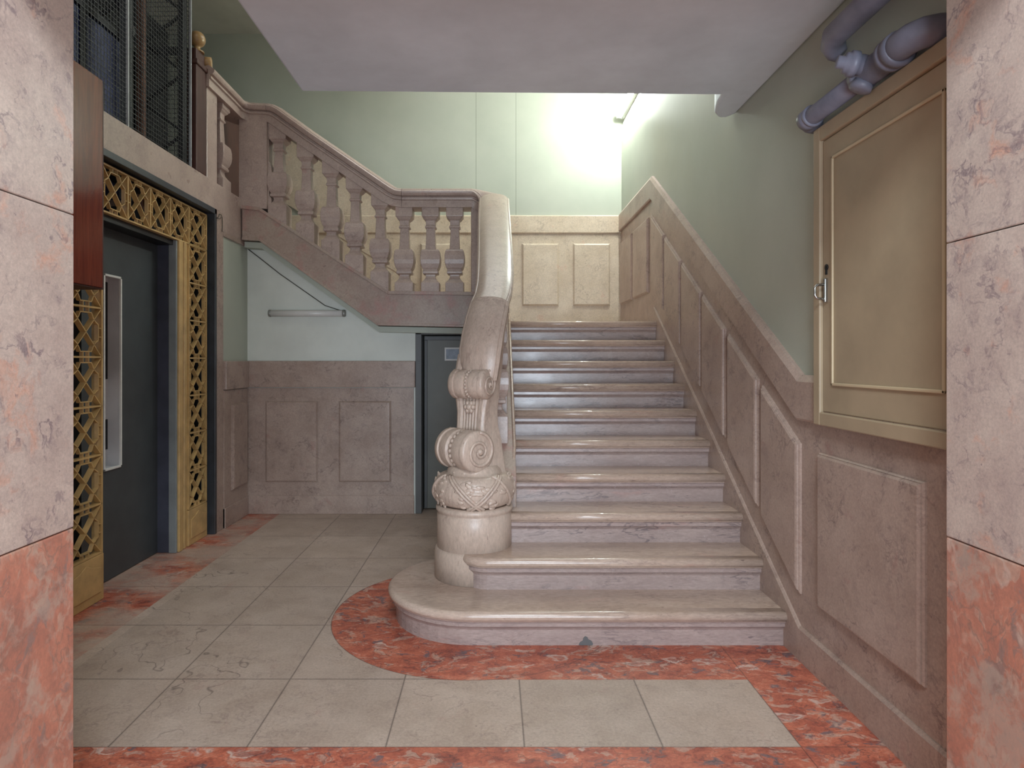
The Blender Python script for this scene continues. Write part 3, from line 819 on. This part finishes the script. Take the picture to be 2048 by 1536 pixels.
# ------------------------------------------------------------------ lift entrance
XG = -2.24
lift = thing('lift_entrance', 'ochre lattice lift entrance with black steel frame and slate grey door', 'lift door', (XG, 4.2, 0))
m = MB()
m.box(-2.32, XL + .012, 3.25, 3.325, 0, 2.557); m.box(-2.32, XL + .012, 5.02, 5.055, 0, 2.557); m.box(-2.32, XL + .012, 3.25, 5.055, 2.515, 2.557)
obj('steel_lip', m, M['steel_lip'], lift, .003)
m = MB()
m.box(-2.42, -2.30, 4.99, 5.02, 0, 2.515); m.box(-2.42, -2.30, 3.325, 5.02, 2.4955, 2.515)
m.box(-2.5, -2.42, 4.55, 5.04, 0, 2.52)  # black sheet standing in for the shaft's darkness behind the right lattice
obj('dark_reveal', m, M['steel_black'], lift)
def cell(m, y0, y1, z0, z1):
    D = (-.032, 0, 0); X = XG
    P = lambda u, v_: (X, y0 + (y1 - y0) * u, z0 + (z1 - z0) * v_)
    w_ = .006
    m.bar(P(.03, .03), P(.97, .97), w_, D); m.bar(P(.03, .97), P(.97, .03), w_, D)
    q = [(.33, .89), (.67, .89), (.72, .80), (.76, .745), (.82, .70), (.89, .66)]
    loop = []
    for sx_, sz_, rev in ((1, 1, 0), (1, -1, 1), (-1, -1, 0), (-1, 1, 1)):
        seg = [(.5 + sx_ * (u - .5), .5 + sz_ * (v_ - .5)) for u, v_ in q[1:]]
        loop += seg[::-1] if rev else seg
    for a, b in zip(loop, loop[1:] + loop[:1]): m.bar(P(*a), P(*b), w_, (-.022, 0, 0))
    for u in (.41, .59):
        m.bar(P(u, .89), P(u, 1.0), w_ * .9, (-.02, 0, 0)); m.bar(P(u, .11), P(u, 0), w_ * .9, (-.02, 0, 0))
        m.bar(P(.89, u), P(1.0, u), w_ * .9, (-.02, 0, 0)); m.bar(P(.11, u), P(0, u), w_ * .9, (-.02, 0, 0))
def lattice(name, ys, zs):
    m = MB()
    for y in ys: m.box(XG - .036, XG + .002, y - .006, y + .006, zs[0], zs[-1])
    for z in zs: m.box(XG - .036, XG + .002, ys[0], ys[-1], z - .005, z + .005)
    for a, b in zip(ys, ys[1:]):
        for c, d in zip(zs, zs[1:]): cell(m, a, b, c, d)
    return obj(name, m, M['ochre'], lift)
zs = [.27 + .278 * i for i in range(8)]
lattice('lattice_panel', [3.375, 3.655], zs)
lattice('lattice_panel', [4.70, 4.985], zs)
lattice('lattice_panel', [3.375, 3.655, 3.916, 4.173, 4.431, 4.70, 4.985], [2.222, 2.4955])
for y0, y1 in ((3.34, 3.668), (4.69, 4.99)):
    m = MB(); m.box(XG - .05, XG + .004, y0, y1, .001, .262)
    m.prism([(y0 + .03, .05), (y1 - .03, .05), (y1 - .03, .19), ((y0 + y1) / 2 + .05, .21), ((y0 + y1) / 2, .235), ((y0 + y1) / 2 - .05, .21), (y0 + .03, .19)], 'x', XG + .004, XG + .010)
    obj('base_panel', m, M['ochre'], lift, .003)
m = MB()
m.box(XG - .06, XG + .006, 4.547, 4.60, .001, 2.222); m.box(XG - .06, XG - .004, 4.60, 4.625, .001, 2.222); m.box(XG - .06, XG + .003, 4.625, 4.66, .001, 2.222); m.box(XG - .06, XG - .008, 4.66, 4.695, .001, 2.222)
obj('door_post', m, M['ochre'], lift, .005)
m = MB(); m.box(XG - .06, XG - .002, 3.655, 3.672, .001, 2.222); obj('door_post', m, M['ochre'], lift, .003)
XDR = -2.385
m = MB(); m.box(XDR - .04, XG - .062, 4.535, 4.60, .001, 2.23); obj('jamb', m, M['jamb'], lift, .003)
m = MB(); m.box(XG - .062, XG - .008, 4.527, 4.546, .001, 2.215); obj('jamb_edge', m, M['jamb_edge'], lift, .003)
m = MB(); m.box(XDR - .05, XG - .03, 3.40, 4.545, 2.18, 2.222); obj('door_head', m, M['steel_black'], lift)
y0, y1, z0, z1 = 3.895, 4.085, .685, 1.895
m = MB()
m.box(XDR - .045, XDR, 3.70, y0, .006, 2.18); m.box(XDR - .045, XDR, y1, 4.535, .006, 2.18)
m.box(XDR - .045, XDR, y0, y1, .006, z0); m.box(XDR - .045, XDR, y0, y1, z1, 2.18)
ld = obj('lift_door', m, M['lift_door'], lift)
# tall slit window: white lip, grey reveal, dark pane
m = MB(); t_ = .014
m.box(XDR - .002, XDR + .012, y1 - t_, y1, z0, z1); m.box(XDR - .002, XDR + .012, y0, y0 + t_, z0, z1)
m.box(XDR - .002, XDR + .012, y0, y1, z1 - t_, z1); m.box(XDR - .002, XDR + .012, y0, y1, z0, z0 + t_)
obj('window_frame', m, M['white'], ld, .002)
m = MB(); t2 = .010
m.box(XDR - .075, XDR - .002, y1 - t2, y1, z0, z1); m.box(XDR - .075, XDR - .002, y0, y0 + t2, z0, z1)
m.box(XDR - .075, XDR - .002, y0, y1, z1 - t2, z1); m.box(XDR - .075, XDR - .002, y0, y1, z0, z0 + t2)
m.box(XDR - .080, XDR - .074, y0, y1, z0, z1)
obj('window_reveal', m, M['greyin'], ld)
for za, zb in ((1.245, 1.86), (.80, .99)):
    m = MB(); m.box(XDR - .074, XDR - .070, y0 + .03, y1 - .018, za, zb); obj('pane', m, M['glassdark'], ld)
m = MB(); m.box(-2.48, -2.44, 3.33, 3.70, 0, 2.2); obj('shaft_dark_sheet', m, M['steel_black'], lift)  # black sheet put behind the left lattice for the darkness of the shaft

# dark shaft walls behind the lattice, below the landing
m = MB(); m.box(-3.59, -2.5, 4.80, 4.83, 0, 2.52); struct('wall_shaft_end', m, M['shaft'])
# lift cage above the beam
cage = thing('lift_cage', 'dark wire mesh lift cage with pale steel edges rising above the lift entrance', 'lift cage', (-2.6, 4.0, 2.77))
def mesh_panel(x0, y0, x1, y1, z0, z1, step=.03, r=.0016):
    m = MB()
    d = Vector((x1 - x0, y1 - y0, 0)); L = d.length; d.normalize(); n_ = d.cross(Vector((0, 0, 1))) * r
    k = 0
    while k * step <= L:
        p = Vector((x0, y0, z0)) + d * (k * step)
        m.bar(p, p + Vector((0, 0, z1 - z0)), r * 2, n_ * 2); k += 1
    k = 0
    while z0 + k * step <= z1:
        p = Vector((x0, y0, z0 + k * step)); m.bar(p, p + d * L, r * 2, n_ * 2); k += 1
    return m
obj('mesh_panel', mesh_panel(XL - .03, 3.33, XL - .03, 3.88, 2.77, 4.9), M['wire'], cage)
obj('mesh_panel', mesh_panel(XL - .03, 3.89, XL - .03, 4.68, 2.77, 4.9), M['wire'], cage)
obj('mesh_panel', mesh_panel(-3.5, 4.70, XL - .03, 4.70, 2.77, 4.9, .034), M['wire'], cage)
for y in (3.885, 4.69):
    m = MB(); m.box(XL - .035, XL - .018, y - .006, y + .006, 2.77, 4.97); obj('edge_strip', m, M['postgrey'], cage)
for (x, y) in ((XL - .05, 4.64), (XL - .05, 3.93), (-3.5, 4.66)):
    m = MB(); m.box(x - .03, x + .01, y - .03, y + .03, 2.6, 4.97); obj('corner_post', m, M['steel_black'], cage)
m = MB(); m.box(-2.445, -2.405, 4.38, 4.42, 2.4, 4.97); obj('guide_rail', m, M['rust'], cage)
m = MB(); m.box(-2.40, -2.36, 4.10, 4.18, 2.4, 4.97); m.box(-2.62, -2.56, 4.62, 4.68, 0.1, 4.97); obj('guide_rail', m, M['steel_black'], cage)
m = MB()
z = 2.8
while z < 4.8:
    m.bar((-2.56, 4.66, z), (XL - .05, 4.66, z + .22), .022, (0, .012, 0)); m.bar((-2.56, 4.66, z + .44), (XL - .05, 4.66, z + .22), .022, (0, .012, 0)); z += .44
for z in (3.0, 3.55, 4.1):
    m.bar((-3.5, 4.66, z), (-2.56, 4.66, z + .5), .03, (0, .012, 0)); m.bar((-3.5, 4.66, z + .5), (-2.56, 4.66, z), .03, (0, .012, 0))
m.bar((-2.3, 3.4, 4.05), (-2.3, 4.1, 3.45), .05, (-.03, 0, 0))
m.bar((-3.5, 4.66, 3.62), (XL - .05, 4.66, 3.62), .06, (0, .012, 0))
obj('lattice_bracing', m, M['steel_black'], cage)
cab = thing('lift_cabin', 'navy lift cabin behind the wire mesh of the lift cage', 'lift cabin', (-2.95, 4.0, 2.5))
m = MB(); m.box(-3.42, -2.56, 3.45, 4.55, 2.5, 3.55); obj('cabin_body', m, M['cabin'], cab, .01)
m = MB(); m.box(-3.44, -2.54, 3.43, 4.57, 3.55, 3.60); m.box(-3.44, -2.545, 3.43, 4.57, 2.95, 2.99); m.box(-2.56, -2.545, 3.95, 4.0, 2.5, 3.55); obj('cabin_trim', m, M['steel_black'], cab, .004)

# varnished wooden box on the left wall
bx = thing('wall_box', 'glossy red brown wooden box hung on the left wall before the lift lattice', 'box', (-2.14, 2.9, 1.735))
m = MB(); m.box(-2.238, -2.05, 2.45, 3.355, 1.742, 2.83); obj('body', m, M['redwood'], bx, .004)
m = MB(); m.box(-2.232, -2.056, 3.355, 3.372, 1.735, 2.82); m.box(-2.232, -2.056, 2.45, 3.355, 1.735, 1.742); obj('edge_strip', m, M['darkwood'], bx, .002)

# ------------------------------------------------------------------ wall cupboard on the right
cb = thing('wall_cupboard', 'cream painted cupboard with one panelled door set on the right wall', 'cupboard', (XR, 2.2, 1.09))
y0, y1, z0, z1 = 1.80, 2.718, 1.092, 2.335
m = MB(); X0, X1 = XR - .055, XR - .001
fw = .052
m.box(X0, X1, y1 - fw, y1, z0, z1); m.box(X0, X1, y0, y0 + fw, z0, z1)
m.box(X0, X1, y0 + fw, y1 - fw, z0, z0 + .055); m.box(X0, X1, y0 + fw, y1 - fw, z1 - .06, z1)
obj('frame', m, M['cup'], cb, .005)
dy0, dy1, dz0, dz1 = y0 + fw + .003, y1 - fw - .003, z0 + .058, z1 - .063
m = MB(); m.box(X0 + .014, X1, dy0, dy1, dz0, dz1); dr = obj('door', m, M['cup'], cb, .003)
def bead(m, ya, yb, za, zb, x, w_=.012, d_=.008):
    for (a, b, c, d) in ((ya, yb, za, za + w_), (ya, yb, zb - w_, zb), (ya, ya + w_, za, zb), (yb - w_, yb, za, zb)):
        m.box(x - d_, x, a, b, c, d)
m = MB(); bead(m, dy0 + .08, dy1 - .075, dz0 + .11, dz1 - .085, X0 + .014); obj('panel_moulding', m, M['cupedge'], dr, .003)
hy = dy1 - .032
m = MB()
m.box(X0 - .0, X0 + .0139, hy - .009, hy + .009, 1.60, 1.70)
hd = obj('handle_plate', m, M['chrome'], dr, .004)
m = MB()
m.tube([(X0 + .008, hy, 1.675), (X0 - .028, hy, 1.672), (X0 - .036, hy, 1.66), (X0 - .036, hy, 1.63), (X0 - .028, hy, 1.618), (X0 + .008, hy, 1.612)], .0055, 8)
obj('handle_grip', m, M['chrome'], dr)
m = MB(); m.lathe([(.0, 0), (.012, 0), (.013, .004), (.006, .005), (.0, .0052)], c=(X0 + .0139, hy, 1.745), axis=(-1, 0, 0), n=16); m.box(X0 + .008, X0 + .0139, hy - .004, hy + .004, 1.715, 1.745); obj('keyhole', m, M['blackhole'], dr)

# ------------------------------------------------------------------ drain pipes
dp = thing('drain_pipe', 'slate blue drain pipe with branch fitting and bend above the cream cupboard', 'pipe', (1.34, 2.3, 2.386))
xp, zp = 1.335, 2.386
m = MB()
m.tube([(xp + .07, 2.775, zp - .005), (xp + .03, 2.765, zp - .003), (xp + .008, 2.745, zp), (xp, 2.70, zp), (xp, 2.30, zp)], .037, 20); obj('pipe', m, M['pipe'], dp)
m = MB(); m.lathe([(.037, 0), (.044, 0), (.044, .05), (.037, .055)], c=(xp, 2.685, zp), axis=(0, 1, 0), n=24); m.lathe([(.0375, 0), (.046, .002), (.046, .012), (.0375, .014)], c=(xp, 2.672, zp), axis=(0, 1, 0), n=24); obj('collar', m, M['pipe'], dp)
m = MB()
m.lathe([(.037, .0), (.049, .0), (.050, .03), (.042, .034), (.046, .06), (.048, .12), (.044, .16), (.050, .165), (.052, .20), (.044, .205)], c=(xp, 2.335, zp), axis=(0, -1, 0), n=24)
br = Vector((-1, .10, .18)).normalized()
m.lathe([(.03, .0), (.036, .04), (.034, .055), (.044, .058), (.044, .080), (.036, .083), (.036, .096), (.022, .100), (.022, .122), (.0, .124)], c=(xp, 2.255, zp + .012), axis=br, n=20)
m.lathe([(.03, 0), (.034, .03), (.038, .034), (.038, .052), (.022, .057), (.0, .058)], c=(xp - .005, 2.285, zp - .008), axis=(-.45, .15, -1), n=20)
obj('branch_fitting', m, M['pipe'], dp)
m = MB()
m.lathe([(.046, 0), (.056, .0), (.056, .018), (.050, .022), (.050, .03), (.058, .034), (.058, .06), (.05, .064)], c=(xp - .004, 2.155, zp), axis=(0, -1, 0), n=24); obj('collar', m, M['pipe'], dp)
m = MB()
m.tube([(xp - .006, 2.13, zp), (xp - .012, 2.07, zp), (xp - .008, 2.03, zp), (xp + .010, 1.998, zp), (xp + .040, 1.982, zp), (xp + .085, 1.978, zp)], .047, 20); obj('bend', m, M['pipe'], dp)
up_ = MB()
xu, zu = 1.33, 2.632
up_.tube([(xu + .06, 2.56, zu - .05), (xu + .045, 2.565, zu - .035), (xu + .02, 2.55, zu - .012), (xu, 2.50, zu), (xu, 2.3, zu), (xu, 1.80, zu)], [.030, .040, .046, .046, .046, .046], 20)
tag(obj('waste_pipe', up_, M['pipe']), 'upper slate blue pipe running close under the pale soffit on the right', 'pipe')

# ------------------------------------------------------------------ tube lights
tl = thing('tube_light', 'glowing fluorescent tube fixed high on the right wall at the back corner', 'lamp', (1.37, 6.4, 4.02))
m = MB(); m.box(XR - .028, XR + .02, 5.83, 6.99, 4.00, 4.05); obj('batten', m, M['white'], tl, .004)
m = MB(); m.tube([(1.352, 5.86, 4.025), (1.352, 6.96, 4.025)], .016, 14); obj('tube', m, M['lit'], tl)
for y in (5.845, 6.972):
    m = MB(); m.box(1.334, XR - .02, y - .013, y + .013, 4.005, 4.045); obj('tube_holder', m, M['white'], tl, .003)
tu = thing('tube_light', 'unlit white fluorescent tube fixed on the green wall under the stairs', 'lamp', (-1.66, 5.67, 1.76))
xa, xb = at(540, 0, 5.67)[0], at(690, 0, 5.67)[0]
zt = at(0, 627, 5.67)[2]
m = MB(); m.box(xa + .02, xb - .02, 5.68, 5.709, zt - .02, zt + .022); obj('batten', m, M['white'], tu, .004)
m = MB(); m.tube([(xa + .015, 5.655, zt), (xb - .015, 5.655, zt)], .029, 16); obj('tube', m, M['tubeoff'], tu)
for x, xq in ((xa + .006, xa), (xb - .006, xb - .014)):
    m = MB(); m.lathe([(.0, -.012), (.030, -.012), (.032, .0), (.030, .012), (.0, .012)], c=(x, 5.655, zt), axis=(1, 0, 0), n=16)
    m.box(xq, xq + .014, 5.655, 5.709, zt - .018, zt + .018); obj('end_cap', m, M['cap'], tu, .002)
# thin cables
m = MB()
P = [at(x, y, 5.702) for x, y in ((496, 498), (522, 518), (560, 548), (610, 583), (650, 611), (684, 622))]
m.tube(P, .0045, 6)
tag(obj('lamp_cable', m, M['cable']), 'thin grey cable running down the green wall to the unlit tube', 'cable')
m = MB()
P = [(XL + .012, y, z) for y, z in ((5.05, 2.49), (5.08, 2.50), (5.10, 2.53), (5.13, 2.535), (5.15, 2.515), (5.155, 2.46), (5.15, 2.40))]
m.tube(P, .003, 6); m.tube([(XL + .014, 5.04, 2.485), (XL + .02, 5.09, 2.49), (XL + .014, 5.125, 2.51)], .003, 6)
tag(obj('loose_wire', m, M['cable']), 'thin loose dark wire at the upper corner of the black lift frame', 'wire')

LAB = {'floor': 'cream marble tile floor with red marble borders', 'wall_back': 'pale green back wall with two thin vertical joints above the landing',
       'wall_right': 'grey green right wall above the stair wainscot', 'wall_left': 'left wall hidden behind the entrance jamb', 'wall_left_far': 'narrow green wall strip between lift jamb and under-stair corner',
       'wall_understair': 'pale wall under the stairs carrying the unlit tube', 'ceiling_soffit': 'pale grey soffit overhead with a rounded end by the right wall',
       'ceiling': 'stairwell ceiling seen beyond the soffit at upper left', 'wall_pier_left': 'left entrance jamb of pink marble over red marble', 'wall_pier_right': 'right entrance jamb of pink marble over red marble',
       'trim_1': 'marble wainscot rising along the right side of the stairs', 'trim_2': 'cream marble wainscot on the back wall of the landing', 'trim_3': 'marble wainscot with two panels under the stairs',
       'trim_4': 'narrow one panel wainscot in the left corner past the lift', 'trim_5': 'plain stone jamb beside the black lift frame', 'door_1': 'grey olive door under the landing',
       'floor_landing_lower': 'landing at the top of the ten steps', 'floor_landing_upper': 'upper landing behind the lift cage', 'ceiling_understair': 'plaster edge below the sloping stringer'}
for n_, t_l in LAB.items():
    if n_ in bpy.data.objects: tag(bpy.data.objects[n_], t_l, n_.split('_')[0])
# ------------------------------------------------------------------ light
def area(name, loc, rot, sx, sy, power, col):
    L = bpy.data.lights.new(name, 'AREA'); L.shape = 'RECTANGLE'; L.size = sx; L.size_y = sy; L.energy = power; L.color = col
    o = bpy.data.objects.new(name, L); COL.objects.link(o); o.location = loc; o.rotation_euler = rot
    return o
# daylight through the street doorway behind the camera, and the lamp on the vestibule ceiling
area('doorway_daylight', (.3, -2.95, .95), (math.radians(97), 0, 0), 2.3, 1.7, 190, (.74, .87, 1.0))
area('vestibule_lamp', (.15, -.35, 3.25), (math.radians(50), 0, 0), .8, .4, 74, (.84, .93, 1.0))
# unseen area lamps below the stairwell ceiling, added as ambient fill
area('stairwell_fill', (-1.7, 2.6, 4.9), (0, 0, 0), .9, 1.8, 9, (1.0, .98, .94))
area('upper_flight_fill', (.1, 5.4, 4.95), (0, 0, 0), 2.2, 1.6, 36, (.97, 1.0, .98))  # added fill that evens out the landing, back wall and treads
w = bpy.data.worlds.new('World'); sc.world = w; w.use_nodes = True
w.node_tree.nodes['Background'].inputs[0].default_value = (.85, .92, 1.0, 1)
w.node_tree.nodes['Background'].inputs[1].default_value = 1.0

# ------------------------------------------------------------------ camera
cam = bpy.data.cameras.new('Camera'); co = bpy.data.objects.new('Camera', cam); COL.objects.link(co)
co.location = (0, 0, H); co.rotation_euler = (math.radians(90), 0, 0)
cam.sensor_fit = 'HORIZONTAL'; cam.sensor_width = 36; cam.lens = F / 2048 * 36
cam.shift_x = (1024 - CX) / 2048; cam.shift_y = (CY - 768) / 2048
cam.clip_start = .02; cam.clip_end = 60
sc.camera = co
vs = sc.view_settings
vs.view_transform = 'Standard'; vs.look = 'None'; vs.gamma = 1; vs.use_curve_mapping = False
vs.exposure = 0.10
